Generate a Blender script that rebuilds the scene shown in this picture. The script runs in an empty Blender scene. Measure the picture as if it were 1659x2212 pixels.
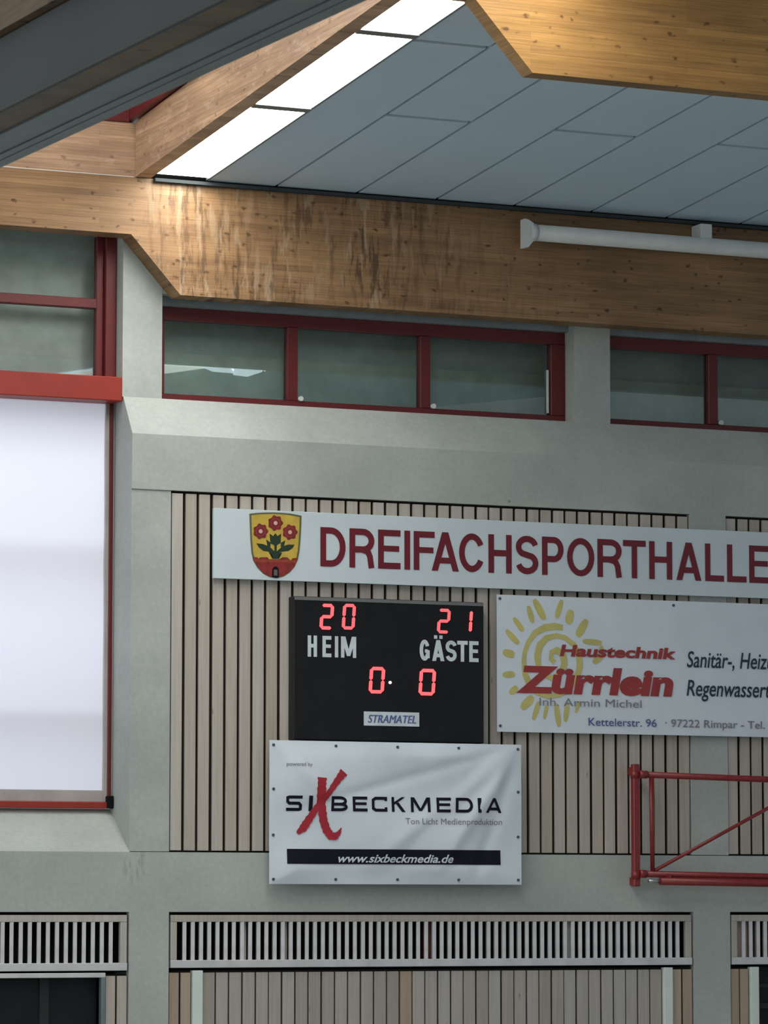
import bpy, bmesh, math, random
from mathutils import Vector, Matrix

# ------------------------------------------------------------------ camera, light, exposure
S = bpy.context.scene
COL = S.collection
FPX, YAW, PITCH = 8455.0, math.atan(.441), math.atan(864 / 8455)
CAM = Vector((0, -26.9, 2.85))
FW = Vector((math.sin(YAW) * math.cos(PITCH), math.cos(YAW) * math.cos(PITCH), math.sin(PITCH)))
RT = Vector((math.cos(YAW), -math.sin(YAW), 0))
UPV = RT.cross(FW)
cd = bpy.data.cameras.new('camera')
cam = bpy.data.objects.new('camera', cd); COL.objects.link(cam)
cd.sensor_fit = 'VERTICAL'; cd.sensor_height = 24; cd.lens = 24 * FPX / 2212
cd.clip_end = 300
cd.dof.use_dof = True; cd.dof.focus_distance = 29.5; cd.dof.aperture_fstop = 11
M3 = Matrix((RT, UPV, -FW)).transposed()
cam.matrix_world = Matrix.Translation(CAM) @ M3.to_4x4()
S.camera = cam

w = bpy.data.worlds.new('world'); S.world = w; w.use_nodes = True
bg = w.node_tree.nodes['Background']
bg.inputs[0].default_value = (.84, .92, 1.0, 1); bg.inputs[1].default_value = .42

def area(name, loc, target, sx, sy, power, color):
    d = bpy.data.lights.new(name, 'AREA'); d.shape = 'RECTANGLE'; d.size = sx; d.size_y = sy
    d.energy = power; d.color = color
    o = bpy.data.objects.new(name, d); COL.objects.link(o); o.location = loc
    o.rotation_euler = (Vector(target) - Vector(loc)).to_track_quat('-Z', 'Y').to_euler()
    return o
# daylight outside the tall blind, added unseen fill light from the left
area('daylight_outside', (7.8, 3.2, 6.2), (7.8, .5, 5.2), 6.0, 5.0, 215, (.90, .94, 1.0))
area('side_fill', (-9, -11, 6.5), (11, 0, 6.2), 12, 4, 640, (.97, .99, .97))

S.view_settings.view_transform = 'Standard'; S.view_settings.look = 'None'
S.view_settings.gamma = 1; S.view_settings.use_curve_mapping = False
S.view_settings.exposure = -.07
random.seed(4)

# ------------------------------------------------------------------ helpers
def lin(c):
    return tuple(((v / 255) / 12.92 if v / 255 <= .04045 else ((v / 255 + .055) / 1.055) ** 2.4) for v in c) + (1,)

def nodes(name):
    m = bpy.data.materials.new(name); m.use_nodes = True
    nt = m.node_tree; return m, nt, nt.nodes['Principled BSDF']

def ramp(nt, fac, stops):
    r = nt.nodes.new('ShaderNodeValToRGB'); e = r.color_ramp.elements
    e[0].position, e[0].color = stops[0][0], stops[0][1]
    e[1].position, e[1].color = stops[-1][0], stops[-1][1]
    for p, c in stops[1:-1]:
        x = e.new(p); x.color = c
    nt.links.new(fac, r.inputs[0]); return r.outputs[0]

def coords(nt, scale, kind='Object', rot=(0, 0, 0), loc=(0, 0, 0)):
    t = nt.nodes.new('ShaderNodeTexCoord'); mp = nt.nodes.new('ShaderNodeMapping')
    mp.inputs['Scale'].default_value = scale; mp.inputs['Rotation'].default_value = rot
    mp.inputs['Location'].default_value = loc
    nt.links.new(t.outputs[kind], mp.inputs[0]); return mp.outputs[0]

def noise(nt, vec, scale, detail=4, rough=.55):
    n = nt.nodes.new('ShaderNodeTexNoise'); n.inputs['Scale'].default_value = scale
    n.inputs['Detail'].default_value = detail; n.inputs['Roughness'].default_value = rough
    nt.links.new(vec, n.inputs['Vector']); return n.outputs[0]

def mix(nt, fac, a, b, mode='MIX'):
    m = nt.nodes.new('ShaderNodeMix'); m.data_type = 'RGBA'; m.blend_type = mode
    for sock, v in ((m.inputs[0], fac), (m.inputs[6], a), (m.inputs[7], b)):
        if hasattr(v, 'links') or hasattr(v, 'is_linked'): nt.links.new(v, sock)
        else: sock.default_value = v
    return m.outputs[2]

def math_n(nt, op, a, b=0.0, clamp=False):
    m = nt.nodes.new('ShaderNodeMath'); m.operation = op; m.use_clamp = clamp
    for s, v in ((m.inputs[0], a), (m.inputs[1], b)):
        if hasattr(v, 'is_linked'): nt.links.new(v, s)
        else: s.default_value = v
    return m.outputs[0]

def bump(nt, b, h, strength, dist=.01):
    n = nt.nodes.new('ShaderNodeBump'); n.inputs['Strength'].default_value = strength
    n.inputs['Distance'].default_value = dist
    nt.links.new(h, n.inputs['Height']); nt.links.new(n.outputs[0], b.inputs['Normal'])

def plain(name, c, rough=.5, metal=0, var=.12, scale=6, spec=.5):
    m, nt, b = nodes(name)
    v = noise(nt, coords(nt, (1, 1, 1)), scale, 3)
    c0 = tuple(x * (1 - var) for x in c[:3]) + (1,); c1 = tuple(min(1, x * (1 + var)) for x in c[:3]) + (1,)
    nt.links.new(ramp(nt, v, [(.3, c0), (.7, c1)]), b.inputs['Base Color'])
    b.inputs['Roughness'].default_value = rough; b.inputs['Metallic'].default_value = metal
    b.inputs['Specular IOR Level'].default_value = spec
    return m

def concrete(name, c):
    m, nt, b = nodes(name)
    v = coords(nt, (1, 1, 1))
    a = ramp(nt, noise(nt, v, 1.1, 5, .6), [(.3, tuple(x * .84 for x in c[:3]) + (1,)), (.7, tuple(x * 1.1 for x in c[:3]) + (1,))])
    f = ramp(nt, noise(nt, v, 28, 3), [(.3, (.93, .93, .93, 1)), (.7, (1.04, 1.04, 1.03, 1))])
    pit = nt.nodes.new('ShaderNodeTexVoronoi'); pit.inputs['Scale'].default_value = 2.3
    nt.links.new(v, pit.inputs['Vector'])
    pf = ramp(nt, pit.outputs['Distance'], [(.018, (1, 1, 1, 1)), (.035, (0, 0, 0, 1))])
    col = mix(nt, 1.0, a, f, 'MULTIPLY')
    col = mix(nt, math_n(nt, 'MULTIPLY', pf, .55), col, (.06, .06, .055, 1))
    # old damp runs under the joint beside the tall window, at x 9.8 - 9.95, z 3.05 - 3.28
    sp = nt.nodes.new('ShaderNodeSeparateXYZ'); nt.links.new(v, sp.inputs[0])
    mr = []
    for k, (p0, p1) in ((0, (9.77, 9.81)), (0, (9.97, 9.91)), (2, (3.02, 3.20)), (2, (3.30, 3.27))):
        q = nt.nodes.new('ShaderNodeMapRange'); q.inputs[1].default_value = p0; q.inputs[2].default_value = p1
        nt.links.new(sp.outputs[k], q.inputs[0]); mr.append(q.outputs[0])
    dm = math_n(nt, 'MULTIPLY', math_n(nt, 'MULTIPLY', mr[0], mr[1]), math_n(nt, 'MULTIPLY', mr[2], mr[3]))
    st_ = ramp(nt, noise(nt, coords(nt, (14, 1, 3)), 2.0, 3), [(.48, (0, 0, 0, 1)), (.60, (1, 1, 1, 1))])
    col = mix(nt, math_n(nt, 'MULTIPLY', math_n(nt, 'MULTIPLY', dm, st_), .6), col, (.14, .16, .14, 1))
    nt.links.new(col, b.inputs['Base Color'])
    b.inputs['Roughness'].default_value = .85; b.inputs['Specular IOR Level'].default_value = .25
    bump(nt, b, noise(nt, v, 60, 3), .15, .004)
    return m

def glulam(name, c, axis='X', stains=0.0, knots=.85):
    """glued laminated timber: lamellae stacked in z, boards and grain running along axis, knots"""
    m, nt, b = nodes(name)
    rot = (0, 0, 0) if axis == 'X' else (0, 0, math.radians(90))
    base = coords(nt, (1, 1, 1), rot=rot)
    br = nt.nodes.new('ShaderNodeTexBrick')
    br.inputs['Scale'].default_value = 1; br.inputs['Brick Width'].default_value = 1.7
    br.inputs['Row Height'].default_value = .042; br.inputs['Mortar Size'].default_value = .0012
    br.inputs['Bias'].default_value = 0.0; br.offset = .37
    br.inputs['Color1'].default_value = (.82, .80, .78, 1); br.inputs['Color2'].default_value = (1.1, 1.08, 1.04, 1)
    br.inputs['Mortar'].default_value = (.72, .68, .62, 1)
    sep = nt.nodes.new('ShaderNodeSeparateXYZ'); nt.links.new(base, sep.inputs[0])
    cmb = nt.nodes.new('ShaderNodeCombineXYZ')
    nt.links.new(sep.outputs[0], cmb.inputs[0]); nt.links.new(sep.outputs[2], cmb.inputs[1])
    nt.links.new(cmb.outputs[0], br.inputs['Vector'])
    grain = noise(nt, coords(nt, (1.2, 1, 55) if axis == 'X' else (1, 1.2, 55)), 2.0, 5, .6)
    g = ramp(nt, grain, [(.3, tuple(x * .72 for x in c[:3]) + (1,)), (.7, tuple(min(1, x * 1.22) for x in c[:3]) + (1,))])
    col = mix(nt, 1.0, g, br.outputs['Color'], 'MULTIPLY')
    vo = nt.nodes.new('ShaderNodeTexVoronoi'); vo.inputs['Scale'].default_value = 1
    kv = coords(nt, (8, 7, 12.5) if axis == 'X' else (7, 8, 12.5))
    wb = nt.nodes.new('ShaderNodeTexNoise'); wb.inputs['Scale'].default_value = 2.4; nt.links.new(kv, wb.inputs['Vector'])
    wa = nt.nodes.new('ShaderNodeVectorMath'); wa.operation = 'MULTIPLY_ADD'; wa.inputs[1].default_value = (.55, .55, .55)
    nt.links.new(wb.outputs['Color'], wa.inputs[0]); nt.links.new(kv, wa.inputs[2]); nt.links.new(wa.outputs[0], vo.inputs['Vector'])
    kn = ramp(nt, vo.outputs['Distance'], [(.07, (1, 1, 1, 1)), (.20, (0, 0, 0, 1))])
    col = mix(nt, math_n(nt, 'MULTIPLY', kn, knots), col, (c[0] * .22, c[1] * .16, c[2] * .12, 1))
    patch = noise(nt, coords(nt, (1, 1, 1)), .9, 4)
    col = mix(nt, 1.0, col, ramp(nt, patch, [(.3, (.74, .71, .68, 1)), (.7, (1.14, 1.11, 1.07, 1))]), 'MULTIPLY')
    band = noise(nt, coords(nt, (.8, 1, 9) if axis == 'X' else (1, .8, 9)), 1.5, 3)
    col = mix(nt, 1.0, col, ramp(nt, band, [(.35, (.86, .84, .80, 1)), (.65, (1.1, 1.07, 1.05, 1))]), 'MULTIPLY')
    if knots < .6:   # pale timber: worn, whitish scuffs
        wf = ramp(nt, noise(nt, coords(nt, (3, 3, 7)), 1.8, 5, .7), [(.56, (0, 0, 0, 1)), (.68, (1, 1, 1, 1))])
        col = mix(nt, math_n(nt, 'MULTIPLY', wf, .35), col, (.66, .56, .46, 1))
    if stains:
        # old water runs: dark and pale vertical drip marks between x = 9.9 and x = 13
        dr = noise(nt, coords(nt, (9, 1, 1.5)), 1.6, 6, .72)
        df = ramp(nt, dr, [(.50, (0, 0, 0, 1)), (.58, (1, 1, 1, 1))])
        pr = noise(nt, coords(nt, (8, 1, 1.6), loc=(3, 0, 7)), 1.6, 4, .6)
        pf = ramp(nt, pr, [(.54, (0, 0, 0, 1)), (.62, (1, 1, 1, 1))])
        sp = nt.nodes.new('ShaderNodeSeparateXYZ'); nt.links.new(coords(nt, (1, 1, 1)), sp.inputs[0])
        m1 = nt.nodes.new('ShaderNodeMapRange'); m1.inputs[1].default_value = 9.8; m1.inputs[2].default_value = 10.2
        m2 = nt.nodes.new('ShaderNodeMapRange'); m2.inputs[1].default_value = 13.6; m2.inputs[2].default_value = 11.6
        nt.links.new(sp.outputs[0], m1.inputs[0]); nt.links.new(sp.outputs[0], m2.inputs[0])
        reg = math_n(nt, 'MULTIPLY', m1.outputs[0], m2.outputs[0])
        reg = math_n(nt, 'MULTIPLY', reg, ramp(nt, noise(nt, coords(nt, (1.6, 1, .6)), 1.3, 2), [(.35, (.15, .15, .15, 1)), (.6, (1, 1, 1, 1))]))
        col = mix(nt, math_n(nt, 'MULTIPLY', math_n(nt, 'MULTIPLY', df, reg), .85 * stains), col, (.06, .035, .02, 1))
        col = mix(nt, math_n(nt, 'MULTIPLY', math_n(nt, 'MULTIPLY', pf, reg), .5 * stains), col, (.55, .43, .29, 1))
    nt.links.new(col, b.inputs['Base Color'])
    b.inputs['Roughness'].default_value = .5; b.inputs['Specular IOR Level'].default_value = .35
    return m

def plank_wood(name, c):
    m, nt, b = nodes(name)
    oi = nt.nodes.new('ShaderNodeObjectInfo')
    v = coords(nt, (38, 10, 1.4))
    add = nt.nodes.new('ShaderNodeVectorMath'); add.operation = 'ADD'
    sc = nt.nodes.new('ShaderNodeVectorMath'); sc.operation = 'SCALE'; sc.inputs[3].default_value = 40
    cx = nt.nodes.new('ShaderNodeCombineXYZ')
    for k in range(3): nt.links.new(oi.outputs['Random'], cx.inputs[k])
    nt.links.new(cx.outputs[0], sc.inputs[0]); nt.links.new(v, add.inputs[0]); nt.links.new(sc.outputs[0], add.inputs[1])
    g = ramp(nt, noise(nt, add.outputs[0], 1.2, 4), [(.3, tuple(x * .88 for x in c[:3]) + (1,)), (.7, tuple(x * 1.08 for x in c[:3]) + (1,))])
    tone = ramp(nt, oi.outputs['Random'], [(0, (.90, .86, .82, 1)), (.5, (1, .99, .98, 1)), (1, (1.05, 1.06, 1.08, 1))])
    col = mix(nt, 1.0, g, tone, 'MULTIPLY')
    vo = nt.nodes.new('ShaderNodeTexVoronoi'); vo.inputs['Scale'].default_value = 1
    v2 = coords(nt, (9, 4, 2.2)); add2 = nt.nodes.new('ShaderNodeVectorMath'); add2.operation = 'ADD'
    nt.links.new(v2, add2.inputs[0]); nt.links.new(sc.outputs[0], add2.inputs[1]); nt.links.new(add2.outputs[0], vo.inputs['Vector'])
    kn = ramp(nt, vo.outputs['Distance'], [(.03, (1, 1, 1, 1)), (.07, (0, 0, 0, 1))])
    col = mix(nt, math_n(nt, 'MULTIPLY', kn, .5), col, (.11, .08, .05, 1))
    nt.links.new(col, b.inputs['Base Color']); b.inputs['Roughness'].default_value = .65
    b.inputs['Specular IOR Level'].default_value = .3
    return m

def emit(name, c, s):
    m, nt, b = nodes(name)
    b.inputs['Base Color'].default_value = c; b.inputs['Emission Color'].default_value = c
    b.inputs['Emission Strength'].default_value = s; b.inputs['Roughness'].default_value = .4
    return m

def glass(name, tint, spec=1.0):
    m, nt, b = nodes(name)
    out = nt.nodes['Material Output']
    tr = nt.nodes.new('ShaderNodeBsdfTransparent'); tr.inputs[0].default_value = tint
    gl = nt.nodes.new('ShaderNodeBsdfGlossy'); gl.inputs['Roughness'].default_value = 0.0
    gl.inputs['Color'].default_value = (.92, 1, .96, 1)
    fr = nt.nodes.new('ShaderNodeFresnel'); fr.inputs[0].default_value = 1.52
    mx = nt.nodes.new('ShaderNodeMixShader')
    nt.links.new(math_n(nt, 'MULTIPLY', fr.outputs[0], 1.9 * spec, True), mx.inputs[0])
    nt.links.new(tr.outputs[0], mx.inputs[1]); nt.links.new(gl.outputs[0], mx.inputs[2])
    nt.links.new(mx.outputs[0], out.inputs[0]); nt.nodes.remove(b)
    return m

def blind_cloth(name):
    m, nt, b = nodes(name)
    out = nt.nodes['Material Output']
    d = nt.nodes.new('ShaderNodeBsdfDiffuse'); d.inputs[0].default_value = (.72, .72, .78, 1)
    t = nt.nodes.new('ShaderNodeBsdfTranslucent'); t.inputs[0].default_value = (.86, .86, .95, 1)
    mx = nt.nodes.new('ShaderNodeMixShader'); mx.inputs[0].default_value = .55
    nt.links.new(d.outputs[0], mx.inputs[1]); nt.links.new(t.outputs[0], mx.inputs[2])
    nt.links.new(mx.outputs[0], out.inputs[0]); nt.nodes.remove(b)
    return m

# --- mesh helpers
def box(bm, x0, x1, y0, y1, z0, z1, bev=0):
    vs = [bm.verts.new((x, y, z)) for z in (z0, z1) for y in (y0, y1) for x in (x0, x1)]
    fs = [bm.faces.new([vs[i] for i in f]) for f in ((0, 2, 3, 1), (4, 5, 7, 6), (0, 1, 5, 4), (2, 6, 7, 3), (0, 4, 6, 2), (1, 3, 7, 5))]
    if bev:
        es = {e for f in fs for e in f.edges}
        bmesh.ops.bevel(bm, geom=list(es), offset=bev, segments=1, affect='EDGES', profile=.5)

def prism_x(bm, x0, x1, pts):
    """polygon in (y, z) extruded along x"""
    a = [bm.verts.new((x0, y, z)) for y, z in pts]; b = [bm.verts.new((x1, y, z)) for y, z in pts]
    n = len(pts); bm.faces.new(a); bm.faces.new(b[::-1])
    for i in range(n): bm.faces.new((a[i], b[i], b[(i + 1) % n], a[(i + 1) % n]))

def prism_y(bm, y0, y1, pts):
    """polygon in (x, z) extruded along y"""
    a = [bm.verts.new((x, y0, z)) for x, z in pts]; b = [bm.verts.new((x, y1, z)) for x, z in pts]
    n = len(pts); bm.faces.new(a); bm.faces.new(b[::-1])
    for i in range(n): bm.faces.new((a[i], b[i], b[(i + 1) % n], a[(i + 1) % n]))

def loft_y(bm, y0, y1, pts, k):
    """section (x, z) swept from y0 to y1, z changing by k per metre of y (z given at y = 0)"""
    a = [bm.verts.new((x, y0, z + k * y0)) for x, z in pts]; b = [bm.verts.new((x, y1, z + k * y1)) for x, z in pts]
    n = len(pts); bm.faces.new(a); bm.faces.new(b[::-1])
    for i in range(n): bm.faces.new((a[i], b[i], b[(i + 1) % n], a[(i + 1) % n]))

def tube(bm, p, q, r, seg=14):
    p, q = Vector(p), Vector(q); d = (q - p).normalized()
    u = d.orthogonal().normalized(); v = d.cross(u)
    A = []; B = []
    for i in range(seg):
        a = 2 * math.pi * i / seg; o = (u * math.cos(a) + v * math.sin(a)) * r
        A.append(bm.verts.new(p + o)); B.append(bm.verts.new(q + o))
    bm.faces.new(A[::-1]); bm.faces.new(B)
    for i in range(seg):
        f = bm.faces.new((A[i], A[(i + 1) % seg], B[(i + 1) % seg], B[i])); f.smooth = True

def obj(name, bm, mat, parent=None):
    bmesh.ops.recalc_face_normals(bm, faces=bm.faces)
    me = bpy.data.meshes.new(name); bm.to_mesh(me); bm.free()
    if mat: me.materials.append(mat)
    o = bpy.data.objects.new(name, me); COL.objects.link(o)
    if parent:
        o.parent = parent
        o.location = tuple(-v for v in world_loc(parent))
    return o

def world_loc(o):
    v = Vector(o.location)
    while o.parent: o = o.parent; v += Vector(o.location)
    return v

def share(o, name, loc, parent):
    c = o.copy(); c.name = name; COL.objects.link(c); c.parent = parent; c.location = loc
    return c

def empty(name, loc=(0, 0, 0)):
    o = bpy.data.objects.new(name, None); COL.objects.link(o); o.location = loc; o.empty_display_size = .1
    return o

def tag(o, label, cat, group=None):
    o['label'] = label; o['category'] = cat
    if group: o['group'] = group
    return o

def struct(o, label=None):
    o['kind'] = 'structure'
    if label: o['label'] = label
    return o

def bx(name, mat, parent, *a, bev=0):
    bm = bmesh.new(); box(bm, *a, bev=bev); return obj(name, bm, mat, parent)

# --- flat print: outlines measured on the photograph, laid on the real board they are printed on
def W(u, v, Y):
    r = FW + RT * ((u - 829.5) / FPX) - UPV * ((v - 1106) / FPX)
    p = CAM + r * ((Y - CAM.y) / r.y); return p.x, p.z

class Print:
    """flat print on the plane y = Y; fn bends it with the cloth it is printed on"""
    def __init__(s, Y, ox=0, oy=0, sc=1, fn=None): s.Y, s.ox, s.oy, s.sc, s.fn = Y, ox, oy, sc, fn
    def p(s, u, v): return W(s.ox + u / s.sc, s.oy + v / s.sc, s.Y)
    def y(s, x, z, lift=0): return s.Y - lift + (s.fn(x, z) if s.fn else 0)

def poly(bm, pts, y):
    e = (len(bm.faces) % 37) * 5e-5          # overlapping strokes never share one plane
    vs = [bm.verts.new((x, (y(x, z) if callable(y) else y) - e, z)) for x, z in pts]
    f = bm.faces.new(vs)
    if len(pts) > 4: bmesh.ops.triangulate(bm, faces=[f])

def stroke(bm, pts, w, y, closed=False):
    """thick polyline with mitred corners; w a number or one width per point"""
    P = [Vector(p) for p in pts]; n = len(P); L = []; R = []
    for i in range(n):
        ww = (w[i] if isinstance(w, (list, tuple)) else w) / 2
        a = P[i - 1] if (i > 0 or closed) else None; b = P[(i + 1) % n] if (i < n - 1 or closed) else None
        d1 = (P[i] - a).normalized() if a is not None else None; d2 = (b - P[i]).normalized() if b is not None else None
        if d1 is None: d1 = d2
        if d2 is None: d2 = d1
        n1 = Vector((-d1.y, d1.x)); n2 = Vector((-d2.y, d2.x)); m = (n1 + n2)
        m = m.normalized() if m.length > 1e-6 else n1
        k = ww / max(.5, m.dot(n1)); L.append(P[i] + m * k); R.append(P[i] - m * k)
    for i in range(n if closed else n - 1):
        j = (i + 1) % n; poly(bm, [L[i], R[i], R[j], L[j]], y)

def arc(cx, cy, rx, ry, a0, a1, n=14):
    return [(cx + rx * math.cos(math.radians(a0 + (a1 - a0) * i / n)), cy + ry * math.sin(math.radians(a0 + (a1 - a0) * i / n))) for i in range(n + 1)]

def glyph(bm, ch, x0, x1, z0, cap, s, y, square=False):
    """letter drawn with strokes s wide between x0 and x1, standing on z0"""
    w_ = x1 - x0; h = s / 2; t = lambda pts: [(x0 + a, z0 + b) for a, b in pts]
    st = lambda pts, ww=s, closed=False: stroke(bm, t(pts), ww, y, closed)
    H = cap; vert = lambda xx: st([(xx, 0), (xx, H)])
    if ch == 'I': st([(w_ / 2, 0), (w_ / 2, H)], w_)
    elif ch in 'EFL':
        vert(h)
        if ch != 'F': st([(0, h), (w_, h)])
        if ch != 'L': st([(0, H - h), (w_, H - h)]); st([(0, H * .52), (w_ * .94, H * .52)], s * .92)
    elif ch == 'H': vert(h); vert(w_ - h); st([(h, H * .52), (w_ - h, H * .52)])
    elif ch == 'T': st([(w_ / 2, 0), (w_ / 2, H)]); st([(0, H - h), (w_, H - h)])
    elif ch == 'D':
        c = w_ * (.62 if square else .42)
        st([(h, H - h)] + arc(c, H / 2, w_ - h - c, H / 2 - h, 90, -90, 18) + [(h, h)]); vert(h)
    elif ch in 'PRB':
        y2 = H * (.42 if ch == 'P' else .47); c = w_ * .55; ry = (H - h - y2) / 2
        vert(h); st([(h, H - h)] + arc(c, y2 + ry, w_ - h - c - (w_ * .03 if ch == 'B' else 0), ry, 90, -90, 12) + [(h, y2)])
        if ch == 'R': st([(c * .9, y2), (w_ * .74, y2 - h * .6), (w_ - s * .75, y2 - s * 1.1), (w_ - h * 1.15, h * 1.2), (w_ - h * .95, 0)])
        if ch == 'B': st([(h, y2)] + arc(c, (y2 + h) / 2, w_ - h - c, (y2 - h) / 2, 90, -90, 12) + [(h, h)])
    elif ch in 'AÄ':
        poly(bm, t([(0, 0), (1.08 * s, 0), (w_ / 2 + .55 * s, H), (w_ / 2 - .55 * s, H)]), y)
        poly(bm, t([(w_ - 1.08 * s, 0), (w_, 0), (w_ / 2 + .55 * s, H), (w_ / 2 - .55 * s, H)]), y)
        st([(w_ * .22, H * .27), (w_ * .78, H * .27)], s * .95)
        if ch == 'Ä':
            for k in (-1, 1): st([(w_ / 2 + k * s * .75, H * 1.06), (w_ / 2 + k * s * .75, H * 1.06 + s * .9)], s * .95)
    elif ch == 'O': st(arc(w_ / 2, H / 2, w_ / 2 - h, H / 2 - h, 0, 360, 32)[:-1], s, True)
    elif ch in 'CG':
        if square:
            st([(w_, H - h), (w_ * .25, H - h), (h, H * .78), (h, H * .22), (w_ * .25, h), (w_, h)]); st([(w_ - h, h), (w_ - h, H * .3)]); st([(w_ - h, H - h), (w_ - h, H * .72)])
        else: st(arc(w_ / 2, H / 2, w_ / 2 - h, H / 2 - h, 28, 332, 28))
        if ch == 'G': st([(w_ * .52, H * .46), (w_ - h, H * .46)], s * .9); st([(w_ - h, H * .5), (w_ - h, H * .12)])
    elif ch == 'S':
        ry = (H / 2 - h) / 2; rx = w_ / 2 - h
        if square:
            st([(w_, H - h), (w_ * .2, H - h), (h, H * .86), (h, H * .62), (w_ * .2, H / 2), (w_ * .8, H / 2), (w_ - h, H * .38), (w_ - h, H * .14), (w_ * .8, h), (0, h)])
        else:
            a = arc(w_ / 2, H / 2 + ry, rx, ry, 12, 235, 14); b_ = arc(w_ / 2, H / 2 - ry, rx, ry, 55, -168, 14)
            st(a + b_)
    elif ch == 'M':
        vert(h); vert(w_ - h)
        poly(bm, t([(0, H), (s * 1.3, H), (w_ / 2 + s * .5, H * .08), (w_ / 2 - s * .5, H * .08)]), y)
        poly(bm, t([(w_ - s * 1.3, H), (w_, H), (w_ / 2 + s * .5, H * .08), (w_ / 2 - s * .5, H * .08)]), y)
    elif ch == 'K':
        vert(h); poly(bm, t([(h, H * .42), (h, H * .60), (w_ - s * 1.3, H), (w_, H)]), y)
        poly(bm, t([(w_ * .30, H * .58), (w_ * .52, H * .64), (w_, 0), (w_ - s * 1.35, 0)]), y)

def lettering(name, mat, parent, pr, spec, v_top, v_bot, s_rel, lift=.003, square=False):
    """spec: (letter, left u, right u); the cap height is read at each letter"""
    bm = bmesh.new(); ref = spec[0]
    x_, zt = pr.p((ref[1] + ref[2]) / 2, v_top); _, zb = pr.p((ref[1] + ref[2]) / 2, v_bot)
    for ch, a, b in spec:
        xa = pr.p(a, v_bot)[0]; xb = pr.p(b, v_bot)[0]
        glyph(bm, ch, xa, xb, zb, zt - zb, s_rel * (zt - zb), lambda x, z: pr.y(x, z, lift), square)
    return obj(name, bm, mat, parent)

def solid(m_):
    return m_
_cap = {}
def text(name, body, mat, parent, x0, x1, zb, cap, y, shear=0, bold=0, fn=None, thick=None):
    cu = bpy.data.curves.new(name, 'FONT'); cu.body = body; cu.shear = shear; cu.offset = bold; cu.resolution_u = 4
    o = bpy.data.objects.new(name, cu); COL.objects.link(o)
    dg = bpy.context.evaluated_depsgraph_get()
    me = bpy.data.meshes.new_from_object(o.evaluated_get(dg)); COL.objects.unlink(o); bpy.data.objects.remove(o)
    me.name = name
    xs = [v.co.x for v in me.vertices]; a, b = min(xs), max(xs); k = cap / .73; kx = (x1 - x0) / (b - a)
    for v in me.vertices:
        x = x0 + (v.co.x - a) * kx; z = zb + v.co.y * k
        v.co = (x, y + (fn(x, z) if fn else 0), z)
    me.materials.clear(); me.materials.append(mat)
    t = bpy.data.objects.new(name, me); COL.objects.link(t); t.parent = parent
    t.location = tuple(-v for v in world_loc(parent)); return t

# ------------------------------------------------------------------ materials
CONC = concrete('concrete', (.425, .46, .435))
WOOD_A = glulam('glulam_stained', (.315, .20, .108), 'X', 1.0)
WOOD_B = glulam('glulam_honey', (.40, .235, .08), 'X')
WOOD_C = glulam('glulam_pale', (.52, .36, .25), 'X', 0, .5)
WOOD_D = glulam('glulam_rafter', (.50, .345, .235), 'Y', 0, .5)
WOOD_E = glulam('glulam_dark', (.15, .11, .065), 'Y')
SLAT = plank_wood('whitewashed_slat', (.47, .435, .385))
DOORP = plank_wood('whitewashed_door_plank', (.40, .375, .345))
ORANGE = plank_wood('bare_plank', (.42, .345, .275))
LOUVRE = plain('louvre_paint', (.56, .56, .58), .6)
VFRAME = plank_wood('vent_frame_wood', (.46, .44, .40))
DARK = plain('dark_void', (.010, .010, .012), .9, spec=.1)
BACK = plain('dark_felt', (.028, .022, .018), .95, spec=.1)
RED = plain('dark_red_paint', (.125, .012, .013), .42, var=.08)
REDB = plain('bright_red_paint', (.28, .024, .013), .45, var=.08)
REDT = plain('red_tube_paint', (.21, .018, .02), .38, var=.15, scale=20)
PANEL = plain('roof_panel', (.54, .675, .78), .7, var=.03, scale=1.5, spec=.2)
LINTEL = plain('grey_lintel', (.22, .25, .26), .7)
GREYM = plain('grey_sheet_metal', (.15, .16, .155), .45, var=.06, scale=2)
HOUSE = plain('housing_grey', (.075, .082, .080), .6, var=.06, scale=2, spec=.2)
ALU = plain('anodised_rail', (.17, .215, .225), .45, metal=.2, var=.1, scale=3)
WHITE = plain('white_paint', (.66, .70, .70), .45, var=.05)
PALE = plain('pale_green_white_post', (.66, .735, .70), .5, var=.04)
GUIDE = plain('beige_guide', (.38, .35, .34), .6)
BOARD = plain('sign_board', (.60, .69, .73), .38, var=.03, scale=3)
CLOTH = plain('banner_cloth', (.66, .735, .80), .5, var=.03, scale=4)
BLACKP = plain('black_panel', (.008, .009, .011), .5, var=.2, spec=.25)
BLACKI = plain('black_ink', (.008, .009, .016), .6, spec=.15)
SLATEI = plain('slate_ink', (.03, .048, .07), .6, spec=.15)
GREYI = plain('grey_ink', (.22, .21, .25), .5)
BLUEI = plain('blue_ink', (.09, .12, .30), .5)
MAROON = plain('maroon_letters', (.15, .006, .016), .4, var=.08)
REDI = plain('red_ink', (.33, .035, .035), .5)
XRED = plain('crimson_ink', (.37, .015, .030), .5)
WHITEI = plain('white_ink', (.62, .70, .74), .5)
SUNY = plain('sun_yellow_ink', (.55, .50, .17), .5)
GOLD = plain('arms_gold', (.56, .40, .06), .45, var=.12, scale=14)
OLIVE = plain('arms_olive', (.12, .12, .055), .5)
ARED = plain('arms_red', (.24, .022, .018), .5, var=.3, scale=25)
ABRICK = plain('arms_brick', (.30, .05, .02), .5, var=.3, scale=25)
AROSE = plain('arms_rose', (.20, .015, .018), .5, var=.25, scale=30)
AGREEN = plain('arms_green', (.012, .035, .018), .5)
APINK = plain('arms_pink', (.72, .42, .40), .5)
AGREY = plain('arms_grey', (.12, .10, .10), .5)
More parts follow.
